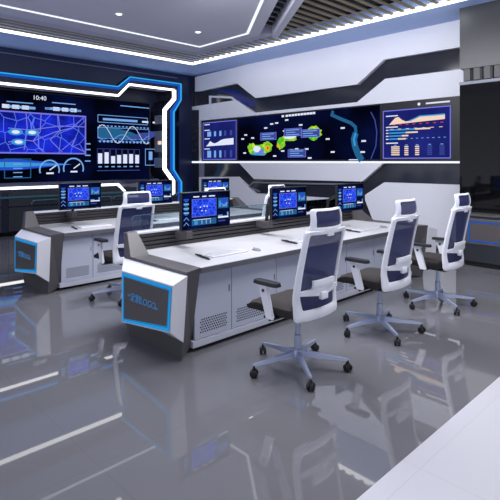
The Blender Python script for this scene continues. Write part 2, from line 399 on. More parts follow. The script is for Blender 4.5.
# inside of the reveal: grey panels on soffit, right cheek and sill
bm = BM()
box(bm, (xl, YP+.06, zt-.014), (inner[1][0]-.05, YS-.03, zt-.002))
hull(bm, [(inner[2][0]+.03, YP+.06, zt+.328), (inner[3][0]-.1, YP+.06, zt+.328), (inner[3][0]-.1, YS-.03, zt+.328), (inner[2][0]+.03, YS-.03, zt+.328), (inner[2][0]+.03, YP+.06, zt+.316), (inner[3][0]-.1, YS-.03, zt+.316), (inner[3][0]-.1, YP+.06, zt+.316), (inner[2][0]+.03, YS-.03, zt+.316)])
struct('trim_30', bm, M['ceil_step'])
xr = inner[5][0]
bm = BM()
for z0, z1 in ((2.75, 3.0), (1.95, 2.55), (1.5, 1.78)):
    box(bm, (xr-.03, YP+.08, z0), (xr, YS-.02, z1))
struct('trim_31', bm, M['greypanel'])
bm = BM(); box(bm, (xr-.04, YP+.1, 2.16), (xr-.03, YP+.28, 2.26)); struct('trim_32', bm, M['d_peach'])
bm = BM(); hull(bm, [(xl, YP+.03, 1.06), (6.62, YP+.03, 1.06), (7.9, YS, 1.18), (xl, YS, 1.18), (xl, YS, 1.0), (7.9, YS, 1.0), (xl, YP+.03, 1.0), (6.62, YP+.03, 1.0)])
hull(bm, [(6.62, YP+.03, 1.06), (7.0, YP+.03, .76), (7.9, YP+.03, .76), (7.9, YS, 1.18), (6.62, YS, 1.18), (7.9, YS, .7), (6.62, YS, .7)])
struct('trim_33', bm, M['greypanel'])
bm = BM()
for x in (-1.4, .2, 1.9, 3.62, 5.3): box(bm, (x+.02, YP-.01, .1), (x+1.58, YP+.03, .62)); box(bm, (x+.02, YP-.01, .66), (x+1.58, YP+.03, .98))
struct('trim_34', bm, M['upper'])
bm = BM(); box(bm, (xl, YP-.05, .84), (6.8, YP+.02, .885)); struct('trim_35', bm, M['glass_edge'])
bm = BM(); box(bm, (xl, YP-.04, 0), (8.2, YP+.02, .08)); struct('baseboard_left', bm, M['black'])

# ------------------------------------------------------------ video wall on the left
YV = 12.02
vw = empty('video_wall', (4.5, YV, 1.2), 'large dark blue wall display with a street map, charts and bars, inside the lit frame', 'display')
def rel(o, root):
    o.location = -Vector(root.location); return o
bm = BM(); box(bm, (-1.6, YV, 1.14), (7.62, YV+.06, 3.36), .008); rel(link('bezel', bm, M['blackp'], vw), vw)
F = Face('Y', YV, -.002, ['d_navy', 'd_white', 'd_pale', 'd_dim', 'd_blue', 'd_teal', 'd_cyan'])
F.rect(-1.56, 1.17, 7.59, 3.34, 'd_navy')
pr = [(3.766,3.199),(4.617,3.280),(4.331,3.228),(4.641,3.159)]
for a in [(4.033,3.070),(5.089,3.135),(6.956,3.209),(7.274,3.206)]:
    F.rect(a[0]-.3, a[1]-.012, a[0]+.3, a[1]+.012, 'd_pale', 2)
# title chips over the map
for (p, q) in ([(3.636,3.001),(4.355,2.929)], [(4.617,3.022),(5.535,2.953)]):
    F.frame(p[0], q[1], q[0], p[1]-.02, .018, 'd_pale', 2)
    F.rect(p[0]+.12, (p[1]+q[1])/2-.035, p[0]+.75, (p[1]+q[1])/2+.025, 'd_pale', 2)
    for k in range(3): F.rect(q[0]-.72+k*.22, (p[1]+q[1])/2-.05, q[0]-.56+k*.22, (p[1]+q[1])/2+.04, 'd_white', 2)
# blue glow line, lower left
g = [(3.766,1.599),(4.988,1.585)]
for k, (w, m) in enumerate(((.26, 'd_blue'), (.12, 'd_cyan'))):
    F.poly([(g[0][0]-2, g[0][1]-w/2), (g[0][0]+.2, g[0][1]-w/2), (g[1][0]+.3, g[0][1]), (g[0][0]+.2, g[0][1]+w/2), (g[0][0]-2, g[0][1]+w/2)], m, 1.5+k*.3)
rel(F.done('display', vw), vw)
mp = [(3.766,2.849),(5.670,2.859),(5.670,1.858),(3.766,1.884)]
F = Face('Y', YV-.004, -.002, ['d_map', 'd_line', 'd_white', 'd_pale', 'd_cyan'])
x0, x1, z0, z1 = -1.2, mp[1][0], mp[2][1], mp[1][1]
F.rect(x0, z0, x1, z1, 'd_map')
F.frame(x0, z0, x1, z1, .035, 'd_line', 2)
for pts in ([(4.169,2.831),(4.192,2.474),(4.123,1.946)], [(4.521,2.831),(4.497,2.391),(4.331,2.167),(4.569,1.905)], [(3.766,2.453),(4.261,2.429),(4.988,2.563),(5.670,2.572)], [(4.937,2.835),(4.988,2.462),(4.739,2.204),(5.038,1.911)], [(4.331,2.167),(4.862,2.407),(5.296,2.528),(5.616,2.829)], [(5.038,1.962),(5.401,2.276),(5.296,2.068),(5.643,1.920)], [(3.766,2.126),(4.123,2.184),(4.331,2.167)]):
    F.line(pts, .022, 'd_line', 2)
for p in [(3.932,2.367),(4.308,2.371),(3.999,2.133)]:
    for r, m, l in ((.13, 'd_cyan', 3), (.07, 'd_white', 4)):
        F.poly([(p[0]+1.3*r*math.cos(t*PI/8), p[1]+.6*r*math.sin(t*PI/8)) for t in range(16)], m, l)
rel(F.done('map_panel', vw), vw)
# curve chart
F = Face('Y', YV-.004, -.002, ['d_teal', 'd_white', 'd_pale', 'd_dim', 'd_blue'])
q = [(5.989,2.893),(7.536,2.824),(5.989,2.615),(7.569,2.207)]
cx0, cx1 = q[0][0], q[3][0]
hz1 = (q[0][1]+.05); F.frame(cx0, q[2][1]+.10, cx1-.05, hz1-.02, .016, 'd_pale'); F.rect(cx0+.15, (q[2][1]+hz1)/2, cx0+1.2, (q[2][1]+hz1)/2+.06, 'd_pale', 2)
for k in range(4): F.rect(cx0+1.35+k*.35, (q[2][1]+hz1)/2, cx0+1.55+k*.35, (q[2][1]+hz1)/2+.05, 'd_white', 2)
cz0, cz1 = q[3][1]-.02, q[2][1]-.02
n = 24
F.poly([(cx0, cz0+.12), (cx0+.8, cz0+.12), (cx0+1.3, cz0+.2), (cx0+1.0, cz1-.1), (cx0+.5, cz1), (cx0, cz1)], 'd_teal', 1)
F.poly([(cx0+.8, cz0+.12), (cx1, cz0+.12), (cx1, cz1-.05), (cx0+2.0, cz1-.06), (cx0+1.3, cz0+.3)], 'd_dim', 1)
F.frame(cx0, cz0+.1, cx1, cz1, .014, 'd_pale')
for ph, am, md, m in ((0, .24, .56, 'd_white'), (2.2, .1, .3, 'd_pale'), (4.1, .05, .2, 'd_blue')):
    pts = [(cx0+(cx1-cx0)*i/n, cz0+(cz1-cz0)*md+am*math.sin(.6+ph+i/n*11)) for i in range(n+1)]
    F.line(pts, .015, m, 3)
for k in range(14): F.rect(cx0+.04+k*(cx1-cx0)/14, cz0, cx0+.1+k*(cx1-cx0)/14, cz0+.06, 'd_pale'); F.rect(cx0+.04+k*(cx1-cx0)/14, cz1+.02, cx0+.1+k*(cx1-cx0)/14, cz1+.05, 'd_pale')
rel(F.done('curve_chart', vw), vw)
F = Face('Y', YV-.004, -.002, ['d_dim', 'd_white', 'd_pale', 'd_blue', 'd_navy'])
bpx = [(6.060,1.620),(6.247,1.620),(6.438,1.619),(6.617,1.619),(6.800,1.618),(6.987,1.618),(7.177,1.618)]
hts = (.27, .3, .2, .23, .25, .26, .24); tz = 2.02
for (x, _), h in zip(bpx, hts):
    z0 = bpx[0][1]
    F.frame(x-.085, z0, x+.085, tz, .012, 'd_dim', 1); F.rect(x-.06, z0, x+.06, z0+h, 'd_white', 2); F.rect(x-.05, z0-.1, x+.05, z0-.07, 'd_pale', 2); F.rect(x-.09, z0-.2, x+.09, z0-.18, 'd_dim', 2)
for k in range(4): F.rect(bpx[0][0]-.42, bpx[0][1]+.05+k*.15, bpx[0][0]-.27, bpx[0][1]+.08+k*.15, 'd_pale', 1)
F.frame(bpx[6][0]+.26, bpx[0][1]-.06, bpx[6][0]+.75, tz+.02, .018, 'd_pale', 1); F.rect(bpx[6][0]+.38, bpx[0][1]+.1, bpx[6][0]+.5, tz-.06, 'd_pale', 2); F.rect(bpx[6][0]+.56, bpx[0][1], bpx[6][0]+.68, tz-.25, 'd_blue', 2)
rel(F.done('bar_chart', vw), vw)
F = Face('Y', YV-.004, -.002, ['d_pale', 'd_white', 'd_cyan', 'd_blue', 'd_teal'])
for c, r in zip([(4.726,1.462),(5.335,1.494)], (.24, .26)):
    arc = [(c[0]+r*math.cos(PI*(1.1-1.2*i/14)), c[1]+r*math.sin(PI*(1.1-1.2*i/14))) for i in range(15)]
    F.line(arc, .035, 'd_pale', 2); F.line([c, (c[0]+.17, c[1]+.12)], .025, 'd_white', 2); F.rect(c[0]-.08, c[1]-.1, c[0]+.1, c[1]-.06, 'd_white', 2)
q = [(3.679,1.741),(4.285,1.275)]
F.frame(q[0][0], q[1][1], q[1][0], q[0][1], .02, 'd_teal', 2)
for k in range(4): F.rect(q[0][0]+.2, q[0][1]-.14-k*.1, q[1][0]-.2, q[0][1]-.12-k*.1, 'd_pale', 2)
rel(F.done('gauge_panel', vw), vw)
c = [(4.485,3.214)][0]
t = text_mesh('clock', '10:40', .15, M['d_white'], vw, Vector((c[0], YV-.006, c[1]))-vw.location, (PI/2, 0, 0))

# ------------------------------------------------------------ long display on the back wall
XL = 8.84
ld = empty('long_display', (XL, 7, 1.7), 'long dark map display between two blue dashboards on the white back wall', 'display')
o4 = [(11.203,2.865),(3.669,2.864),(3.669,1.675),(11.203,1.684)]
bm = BM(); zl, zh = o4[2][1]+.01, (o4[0][1]+o4[1][1])/2
yl, yr = o4[0][0], 3.0
box(bm, (XL, yr, zl), (XL+.08, yl, zh), .006); rel(link('bezel', bm, M['blackp'], ld), ld)
F = Face('X', XL, -.002, ['d_navy2', 'd_white', 'd_pale', 'd_cyan', 'd_teal', 'd_blue', 'd_green', 'd_red', 'd_orange', 'd_dim', 'd_line'])
q = [(9.618,2.877),(5.296,2.855),(5.296,1.691),(9.618,1.701)]
F.rect(q[1][0], zl+.03, q[0][0], zh-.03, 'd_navy2')
def blob(cx, cz, rx, rz, m, l, jit=.25, n=20):
    F.poly([(cx+rx*math.cos(2*PI*i/n)*(1+random.uniform(-jit, jit)), cz+rz*math.sin(2*PI*i/n)*(1+random.uniform(-jit, jit))) for i in range(n)], m, l)
def W_(pts): return pts
for p, rx, rz, m, l in zip([(8.816,1.970),(9.076,2.027),(8.529,2.041),(8.049,2.129),(7.786,2.243),(7.017,2.332),(7.017,2.332),(8.816,1.944),(8.890,1.997),(8.494,2.015),(8.494,2.015),(8.150,2.058),(7.754,2.267),(8.816,1.867)],
        (.62, .25, .3, .22, .42, .34, .22, .3, .22, .1, .05, .06, .3, .45), (.22, .2, .2, .24, .12, .24, .15, .1, .12, .12, .06, .06, .08, .05),
        ('d_green', 'd_green', 'd_green', 'd_green', 'd_green', 'd_green', 'd_blue', 'd_line', 'd_white', 'd_orange', 'd_red', 'd_orange', 'd_white', 'd_cyan'),
        (2, 2.2, 2.4, 2, 2, 2, 3, 3, 3.4, 3, 4, 3, 3, 2.6)): blob(p[0], p[1], rx*.64, rz*.66, m, l, .16)
for p in [(8.476,2.306),(7.121,2.325),(7.532,1.863),(7.658,2.372)]:
    F.rect(p[0]-.28, p[1]-.09, p[0]+.28, p[1]+.1, 'd_dim', 5); F.frame(p[0]-.28, p[1]-.09, p[0]+.28, p[1]+.1, .012, 'd_line', 6)
    for k in range(3): F.rect(p[0]-.2+.12*(k % 2), p[1]-.06+k*.055, p[0]+.22, p[1]-.04+k*.055, 'd_pale', 6)
for p in [(9.421,2.275),(9.304,2.377),(9.038,2.288),(8.565,2.526),(8.355,2.616),(8.183,2.631),(7.851,2.685),(7.408,2.539),(7.347,2.370),(7.917,2.420),(7.690,1.950),(7.983,1.931),(6.479,1.884),(6.211,2.407),(6.617,2.179),(7.532,1.971),(5.702,1.872),(7.225,1.965),(9.343,1.900),(8.251,1.810),(7.135,1.753),(5.677,2.105)]:
    F.rect(p[0]-.05, p[1]-.018, p[0]+.06, p[1]+.018, 'd_white', 3)
for a in [(7.983,2.792),(7.851,2.792),(7.754,2.795),(7.658,2.796),(7.564,2.797),(7.470,2.797),(7.377,2.798),(7.286,2.798),(7.195,2.799),(7.106,2.799),(7.017,2.800)]:
    F.rect(a[0]-.04, a[1]-.03, a[0]+.04, a[1]+.02, 'd_white', 3)
river = [(6.479,2.801),(6.507,2.713),(6.264,2.608),(6.003,2.505),(5.889,2.412),(5.876,2.283),(5.927,2.155),(5.901,2.004),(5.826,1.831),(5.727,1.692)]
F.line(river[:6], .075, 'd_teal', 2); F.line(river[5:], .15, 'd_teal', 2.2); F.line(river[5:8], .05, 'd_cyan', 3)
F.line([(5.508,2.706),(5.413,2.533),(5.366,2.281),(5.390,1.992),(5.508,1.723)], .025, 'd_dim', 3)
F.rect(*[v for v in (lambda a, b_: (a[0], b_[1], b_[0], a[1]))(*[(5.826,1.718),(6.055,1.697)])], 'd_white', 3)
rel(F.done('map_screen', ld), ld)
def dash(name, y0, y1, z0, z1, kind):
    """y0 is the left edge as seen from the room"""
    F = Face('X', XL, -.002, ['d_dash', 'd_white', 'd_pale', 'd_cyan', 'd_peach', 'd_blue', 'd_dim', 'd_red', 'd_line', 'd_navy2'])
    w, h = y0-y1, z1-z0
    def Y(t): return y0-w*t
    def Z(t): return z0+h*t
    F.rect(Y(1), z0, Y(0), z1, 'd_dash'); F.frame(Y(1), z0, Y(0), z1, .02, 'd_line', 2)
    def R(a, b_, c_, d, m, l=2): F.rect(Y(c_), Z(b_), Y(a), Z(d), m, l)
    if kind == 'wide':
        for zz in (.87, .64, .31): R(.05, zz, .24, zz+.022, 'd_white')
        top = [(.1, .70), (.14, .76), (.2, .84), (.25, .85), (.3, .79), (.36, .75), (.42, .76), (.5, .80), (.57, .84), (.68, .84), (.8, .84), (.92, .845)]
        F.poly([(Y(a), Z(b_)) for a, b_ in top]+[(Y(.92), Z(.75)), (Y(.1), Z(.70))], 'd_peach', 2)
        F.line([(Y(a), Z(b_)) for a, b_ in top[6:]], .025, 'd_cyan', 3)
        for k in range(8): R(.16+.1*k, .685, .2+.1*k, .7, 'd_red', 3)
        for i, (l, m) in enumerate(((.72, .5), (.54, .36), (.4, .3), (.36, .24))):
            zz = .575-.062*i; R(.1, zz, m, zz+.03, 'd_cyan'); R(m, zz, l, zz+.03, 'd_peach'); R(.05, zz+.005, .09, zz+.025, 'd_white')
        for k in range(9): R(.28+.078*k, .4, .31+.078*k, .412, 'd_pale')
        for k in range(7): R(.12+.12*k, .6, .17+.12*k, .612, 'd_peach')
        for cx, wd, m in ((.2, .13, 'd_peach'), (.37, .06, 'd_peach'), (.53, .06, 'd_peach'), (.71, .07, 'd_dim'), (.88, .07, 'd_dim')):
            for k in range(5): R(cx-wd/2, .07+.04*k, cx+wd/2, .095+.04*k, m)
            R(cx-.02, .27, cx+.02, .285, 'd_pale')
    else:
        for zz in (.93, .78, .55, .28): R(.05, zz, .22, zz+.022, 'd_white')
        for cx in (.2, .38, .54, .68, .85):
            R(cx-(.06 if cx < .3 else .03), .62, cx+(.06 if cx < .3 else .03), .75, 'd_dim' if cx > .6 else 'd_pale')
            R(cx-(.06 if cx < .3 else .03), .06, cx+(.06 if cx < .3 else .03), .24, 'd_dim' if cx > .6 else 'd_pale')
        top = [(.1, .36), (.17, .42), (.23, .50), (.3, .45), (.37, .43), (.46, .46), (.55, .51), (.65, .535), (.78, .54), (.92, .55)]
        F.poly([(Y(a), Z(b_)) for a, b_ in top]+[(Y(.92), Z(.385)), (Y(.1), Z(.36))], 'd_white', 2)
    return rel(F.done(name, ld), ld)
q = [(11.133,2.890),(9.678,2.840),(9.678,1.714),(11.133,1.719)]
dash('dashboard', q[0][0], q[1][0], zl+.04, zh-.06, 'narrow')
q = [(5.227,2.767),(3.825,2.765),(3.825,1.697),(5.227,1.701)]
dash('dashboard', q[0][0], q[1][0], zl+.04, zh-.16, 'wide')
bm = BM(); q = [(4.306,2.798),(3.843,2.812)]; box(bm, (XL-.006, q[1][0], zh-.1), (XL-.002, q[0][0], zh-.07)); lathe(bm, [(.03, -.006), (.03, -.002)], (XL, q[0][0]+.14, zh-.085), 12, 'X')
rel(link('title_line', bm, M['d_white'], ld), ld)

# ------------------------------------------------------------ low cabinet against the dark wall
sc = empty('low_cabinet', (8.0, 2.0, 0), 'low dark grey cabinet with a blue outlined panel against the black wall', 'cabinet')
b = BM(); box(b, (-.12, -1.4, .08), (.195, 1.33, .80), .006); link('body', b, M['upper'], sc)
b = BM(); box(b, (-.14, -1.42, .80), (.195, 1.35, .83), .004); link('top', b, M['deskgrey'], sc)
b = BM(); box(b, (-.08, -1.38, 0), (.195, 1.3, .08)); link('toe_kick', b, M['blackp'], sc)
for k in range(2):
    y0, y1 = .42-1.2*k, 1.18-1.2*k
    b = BM(); box(b, (-.13, y0, .36), (-.12, y1, .76), .003); d = link('door', b, M['panel_dark'], sc)
    b = BM(); band(b, [(y0+.06, .41), (y0+.06, .71), (y1-.06, .71), (y1-.06, .41), (y0+.06, .41)], .02, 'X', -.134, -.129); link('light_outline', b, M['led_blue'], d)
# ------------------------------------------------------------ downlights
def downlight(x, y, label):
    t = empty('downlight', (x, y, 4.25), label, 'downlight', 'recessed ceiling downlights')
    b = BM(); lathe(b, [(.05, -.004), (.075, -.006), (.078, 0.0), (.055, .0)], (0, 0, -.001), 20); link('trim_ring', b, M['wplastic'], t, 40)
    b = BM(); lathe(b, [(.048, -.009), (.05, -.003)], (0, 0, -.002), 16); link('lens', b, M['led'], t)
    l = bpy.data.lights.new('downlight_beam', 'SPOT'); l.energy = 60; l.spot_size = 1.6; l.spot_blend = .6; l.shadow_soft_size = .06
    o = bpy.data.objects.new('downlight_beam', l); o.location = (0, 0, -.03); COL.objects.link(o); o.parent = t
downlight(4.22, 7.67, 'small round recessed ceiling downlight nearest the left wall display, above the rear console')
downlight(5.94, 7.64, 'small round recessed ceiling downlight near the corner of the ceiling panel, farther right one')

# ------------------------------------------------------------ control console
X0, X1 = 2.38, 6.65; SI, SE = 2.58, 6.45; YF = 3.29; YBk = 4.34
DOORX = [2.58, 3.015, 3.63, 4.25, 4.87, 5.49, 6.07, 6.45]
def end_panel(bm, xo, xi):
    s = 1 if xi > xo else -1
    # profile in (y, z): front leaning in towards the floor, stepped up at the back round the slat rail
    prof_o = [(3.21, .752), (3.29, .0), (4.12, 0), (4.22, .2), (4.22, .75), (4.40, .95), (4.32, .952), (4.10, .755)]
    prof_i = [(3.285, .752), (3.42, .04), (4.12, 0), (4.30, .2), (4.42, .75), (4.42, .95), (4.32, .952), (4.10, .755)]
    A = [bm.verts.new((xo+(.09*s if z > .8 else 0), y, z)) for y, z in prof_o]; B = [bm.verts.new((xi, y, z)) for y, z in prof_i]
    n = len(A); f = [bm.faces.new(A), bm.faces.new(B[::-1])]
    for k in range(n): bm.faces.new((A[k], B[k], B[(k+1) % n], A[(k+1) % n]))
    for q in f: q.normal_update()
    bmesh.ops.triangulate(bm, faces=f)
def make_console(label):
    t = empty('control_console', (0, 0, 0), label, 'control console', 'control consoles in two rows')
    # worktop: white slab with a charcoal front edge
    b = BM(); box(b, (SI, YF, .70), (SE, 4.36, .75), .004); wt = link('worktop', b, M['top'], t)
    b = BM(); box(b, (SI, YF-.012, .70), (SE, YF, .748), .003); link('front_edge', b, M['edge'], wt)
    b = BM(); box(b, (SI, YF+.1, .06), (SE, 4.28, .70)); link('carcass', b, M['cab_gap'], t)
    for x0, x1 in zip(DOORX, DOORX[1:]):
        b = BM(); box(b, (x0+.004, 3.37, .10), (x1-.004, 3.392, .695), .003)
        d = link('cabinet_door', b, M['cab'], t)
        b = BM(); nx = int((x1-x0-.12)/.026)
        for i in range(nx):
            for k in range(6):
                cx = x0+.07+i*.026+(.013 if k % 2 else 0); cz = .155+k*.022
                vs = [b.verts.new((cx+.0095*math.cos(a*PI/3), 3.3695, cz+.0085*math.sin(a*PI/3))) for a in range(6)]
                b.faces.new(vs)
        link('vent', b, M['blackp'], d)
        b = BM(); box(b, (x1-.035, 3.362, .46), (x1-.025, 3.372, .52), .002); link('handle', b, M['grey'], d)
    b = BM(); box(b, (SI-.02, 3.362, .035), (SE+.02, 3.42, .095), .004); link('plinth', b, M['plinth'], t)
    b = BM(); box(b, (SI, 3.5, 0), (SE, 4.15, .06)); link('toe_kick', b, M['blackp'], t)
    # slatted rail behind the worktop, white lit ledge on top
    b = BM(); box(b, (SI, 4.40, .60), (SE, 4.50, .90))
    for k in range(4): box(b, (SI, 4.345+.008*k, .755+.042*k), (SE, 4.40, .785+.042*k), .004)
    link('slat_rail', b, M['slatdark'], t)
    b = BM(); box(b, (SI, 4.36, .915), (SE, 4.50, .938), .004); link('rail_ledge', b, M['whitebox'], t)
    b = BM(); box(b, (SI, 4.48, .1), (SE, 4.50, .9)); link('back_panel', b, M['cab'], t)
    for xo, xi in ((X0, SI), (X1, SE)):
        s = -1 if xi > xo else 1
        b = BM(); end_panel(b, xo, xi); e = link('end_panel', b, M['deskgrey'], t)
        fx = xo+s*.18
        base = [(3.20, .726), (4.23, .727), (4.23, .205), (3.255, .165)]
        face = [(3.15, .687), (3.945, .678), (3.945, .213), (3.18, .305)]
        b = BM(); A = [b.verts.new((xo+s*.0, y, z)) for y, z in base]; B = [b.verts.new((fx, y, z)) for y, z in face]
        b.faces.new(A); b.faces.new(B)
        for k in range(4): b.faces.new((A[k], A[(k+1) % 4], B[(k+1) % 4], B[k]))
        bx = link('light_box', b, M['whitebox'], e)
        # inset dark plate, blue light frame and lettering
        def inset(k0):
            cy = sum(p[0] for p in face)/4; cz = sum(p[1] for p in face)/4
            return [(cy+(y-cy)*(1-k0/abs(y-cy)), cz+(z-cz)*(1-k0/abs(z-cz))) for y, z in face]
        def ring(bm_, a, b2, x):
            A = [bm_.verts.new((x, y, z)) for y, z in a]; B = [bm_.verts.new((x, y, z)) for y, z in b2]
            for k in range(4): bm_.faces.new((A[k], A[(k+1) % 4], B[(k+1) % 4], B[k]))
        b = BM(); q = inset(.012); b.faces.new([b.verts.new((fx+s*.003, y, z)) for y, z in q]); link('inset_plate', b, M['panel_dark'], e)
        b = BM(); ring(b, inset(.018), inset(.036), fx+s*.006); ring(b, inset(.040), inset(.045), fx+s*.006); ring(b, inset(.012), inset(.018), fx+s*.004); link('light_frame', b, M['frame_blue'], e)
        tx = text_mesh('lettering', '定制LOGO', .082, M['logo_blue'], e, (fx+s*.006, 3.59, .472), (PI/2, 0, -PI/2 if s < 0 else PI/2), .25)
        for sg in (1, -1):
            yy = 3.59+sg*.195; zz = .472+sg*.012; w = sg*.07
            b = BM(); P2 = [(yy, zz+.012), (yy+w, zz+.002), (yy, zz+.002), (yy+.7*w, zz-.004), (yy, zz-.01)]
            vs = [b.verts.new((fx+s*.006, y, z)) for y, z in P2]; b.faces.new((vs[0], vs[1], vs[2])); b.faces.new((vs[2], vs[3], vs[4])); link('lettering_wing', b, M['logo_blue'], e)
    # glass screens standing on the rail
    for gx0, gx1 in ((2.60, 3.87), (3.90, 5.12), (5.15, 6.42)):
        b = BM(); r = .05; pts = [(gx0, .925)]+[(gx0+r-r*math.cos(a*PI/8), 1.10-r+r*math.sin(a*PI/8)) for a in range(5)]+[(gx1-r+r*math.sin(a*PI/8), 1.10-r+r*math.cos(a*PI/8)) for a in range(5)]+[(gx1, .925)]
        prism(b, pts, 'Y', 4.456, 4.464); gl = link('glass_screen', b, M['glass'], t)
        b = BM(); band(b, pts[1:-1], .006, 'Y', 4.455, 4.465); link('glass_edge', b, M['glass_edge'], gl)
    return t
console = make_console('front white and charcoal control console with three monitors, glowing blue end panel closest to viewer')
console2 = dup(console, (.0, 2.81, 0), 'rear white and charcoal control console nearer the left wall display, half hidden behind front console')

# ------------------------------------------------------------ monitors
def make_monitor(label):
    """origin on the rail: screen hangs forward of it on an arm, facing -Y"""
    t = empty('monitor', (0, 0, 0), label, 'monitor', 'monitors on the consoles')
    ws, zb, zt_ = .31, 1.0, 1.37
    b = BM(); box(b, (-ws, -.61, zb), (ws, -.575, zt_), .006); link('housing', b, M['blackp'], t)
    F = Face('Y', -.6105, -.0008, ['d_mon', 'd_map_s', 'd_white', 'd_pale', 'd_cyan', 'd_teal', 'd_blue', 'd_line', 'd_dim'])
    L, Hh = 2*ws-.02, zt_-zb-.02
    def X(a): return -ws+.01+L*a
    def Z(a): return zb+.01+Hh*a
    def R(a, b_, c, d, m, l=2): F.rect(X(a), Z(b_), X(c), Z(d), m, l)
    R(0, 0, 1, 1, 'd_mon', 1)
    R(.19, .33, .70, .83, 'd_map_s', 2); F.frame(X(.19), Z(.33), X(.70), Z(.83), .004, 'd_line', 3)
    for a, b_ in ((.35, .58), (.43, .6), (.49, .59), (.38, .48), (.46, .47)): R(a, b_, a+.025, b_+.035, 'd_white', 4)
    for a, c in ((.22, .34), (.40, .49), (.54, .67)): R(a, .875, c, .91, 'd_white')
    for k, z in enumerate((.80, .68, .56, .44)): R(.03, z, .13, z+.05, 'd_pale' if k else 'd_blue'); R(.05, z-.03, .11, z-.015, 'd_cyan')
    for z in (.26, .12): F.line([(X(.03), Z(z)), (X(.08), Z(z+.08)), (X(.13), Z(z))], .006, 'd_pale', 3)
    R(.19, .1, .70, .27, 'd_teal', 1.5); R(.24, .12, .31, .22, 'd_cyan')
    for k in range(7): R(.34+.045*k, .12, .36+.045*k, .15+.1*abs(math.sin(k*1.7)), 'd_pale' if k % 2 else 'd_dim')
    R(.22, .245, .58, .26, 'd_white')
    R(.74, .52, .97, .82, 'd_teal', 1.5); R(.76, .56, .8, .74, 'd_cyan')
    F.poly([(X(.88)+.045*math.cos(a*PI/8), Z(.7)+.045*math.sin(a*PI/8)) for a in range(16)], 'd_blue', 2)
    F.line([(X(.77), Z(.6)), (X(.82), Z(.66)), (X(.87), Z(.58)), (X(.95), Z(.68))], .006, 'd_pale', 3)
    for k in range(4): R(.83+.03*k, .56, .845+.03*k, .6+.03*k, 'd_pale', 3)
    R(.74, .24, .97, .29, 'd_white'); R(.74, .3, .84, .33, 'd_pale'); R(.94, .3, .97, .4, 'd_pale'); R(.74, .14, .9, .18, 'd_dim')
    F.done('display', t)
    b = BM(); box(b, (-ws+.005, -.614, zb-.001), (ws-.005, -.609, zb+.012), .001); link('chin', b, M['blackp'], t)
    b = BM(); box(b, (-.06, -.575, 1.10), (.06, -.53, 1.25), .006); link('mount_plate', b, M['blackp'], t)
    b = BM(); box(b, (.045, -.22, .845), (.125, -.0, .925), .006); link('clamp', b, M['deskgrey'], t)
    b = BM(); tube(b, [(.085, -.15, .92), (.085, -.17, 1.12), (.06, -.3, 1.17), (0, -.54, 1.17)], .022, 10); link('arm', b, M['blackp'], t, 40)
    return t
STX = [3.01, 4.25, 5.49]
mon = make_monitor('monitor with blue map display at the near left station of the front console')
mon.location = (STX[0], 4.34, 0)
ml = ['monitor with blue map display at the middle station of the front console', 'monitor with blue map display at the far right station of the front console',
      'monitor with blue map display at the leftmost station of the rear console', 'monitor with blue map display behind white chair, middle station of the rear console',
      'partly hidden monitor at the far right station of the rear console, before white wall panel']
for lab, (x, y) in zip(ml, [(STX[1], 4.34), (STX[2], 4.34), (STX[0], 7.15), (STX[1], 7.15), (STX[2], 7.15)]):
    dup(mon, (x, y, 0), lab)

# ------------------------------------------------------------ keyboards, mice and pens on the worktops
kb = empty('keyboard', (0, 0, 0), 'white keyboard on the front console, in front of the near left monitor', 'keyboard', 'keyboards on the consoles')
b = BM(); box(b, (-.23, -.075, 0), (.23, .075, .016), .004); link('keyboard_body', b, M['kbody'], kb)
b = BM()
for i in range(16):
    for k in range(5): box(b, (-.215+i*.027, -.06+k*.025, .016), (-.215+i*.027+.022, -.06+k*.025+.02, .022))
link('keys', b, M['key'], kb)
ms = empty('mouse', (0, 0, 0), 'grey computer mouse on the front console, right of the near left keyboard', 'mouse', 'mice on the consoles')
b = BM(); bmesh.ops.create_uvsphere(b, u_segments=16, v_segments=8, radius=1)
for v in b.verts: v.co = Vector((v.co.x*.034, v.co.y*.06, max(0, v.co.z)*.027*(1-.25*v.co.y)))
link('mouse_shell', b, M['grey'], ms, 60)
b = BM(); lathe(b, [(.008, -.004), (.008, .004)], (0, .03, .019), 12, 'X'); link('scroll_wheel', b, M['blackp'], ms)
pn = empty('pen', (0, 0, 0), 'black pen lying left of the near left keyboard on front console', 'pen', 'black pens on the worktops')
b = BM(); tube(b, [(.025, .15, .012), (.0, .02, .011), (-.018, -.09, .011), (-.024, -.12, .011), (-.026, -.14, .009)], [.007, .010, .010, .008, .002], 10); link('barrel', b, M['blackp'], pn, 40)
b = BM(); box(b, (-.003, .02, .018), (.006, .1, .026), .002); link('clip', b, M['blackp'], pn)
def place(first, dx, y, labs, zz=.7505):
    first.location = (STX[0]+dx, y, zz)
    for lab, (x, yy) in zip(labs, [(STX[1], y), (STX[2], y), (STX[0], y+2.81), (STX[1], y+2.81)]): dup(first, (x+dx, yy, zz), lab)
place(kb, .14, 3.60, ['white keyboard on the front console at the middle station behind nearest chair', 'white keyboard at the far right station of the front console', 'white keyboard on the rear console below its leftmost monitor', 'white keyboard on the rear console below its middle monitor'])
place(ms, .49, 3.53, ['grey computer mouse at the middle station of the front console', 'grey computer mouse at the far right station of the front console', 'grey computer mouse on the rear console near its leftmost monitor', 'grey computer mouse on the rear console near its middle monitor'])
place(pn, -.15, 3.60, ['black pen on the front console below the middle monitor', 'black pen at the far right station of the front console', 'black pen on the rear console below its leftmost monitor', 'black pen on the rear console near its middle monitor'])

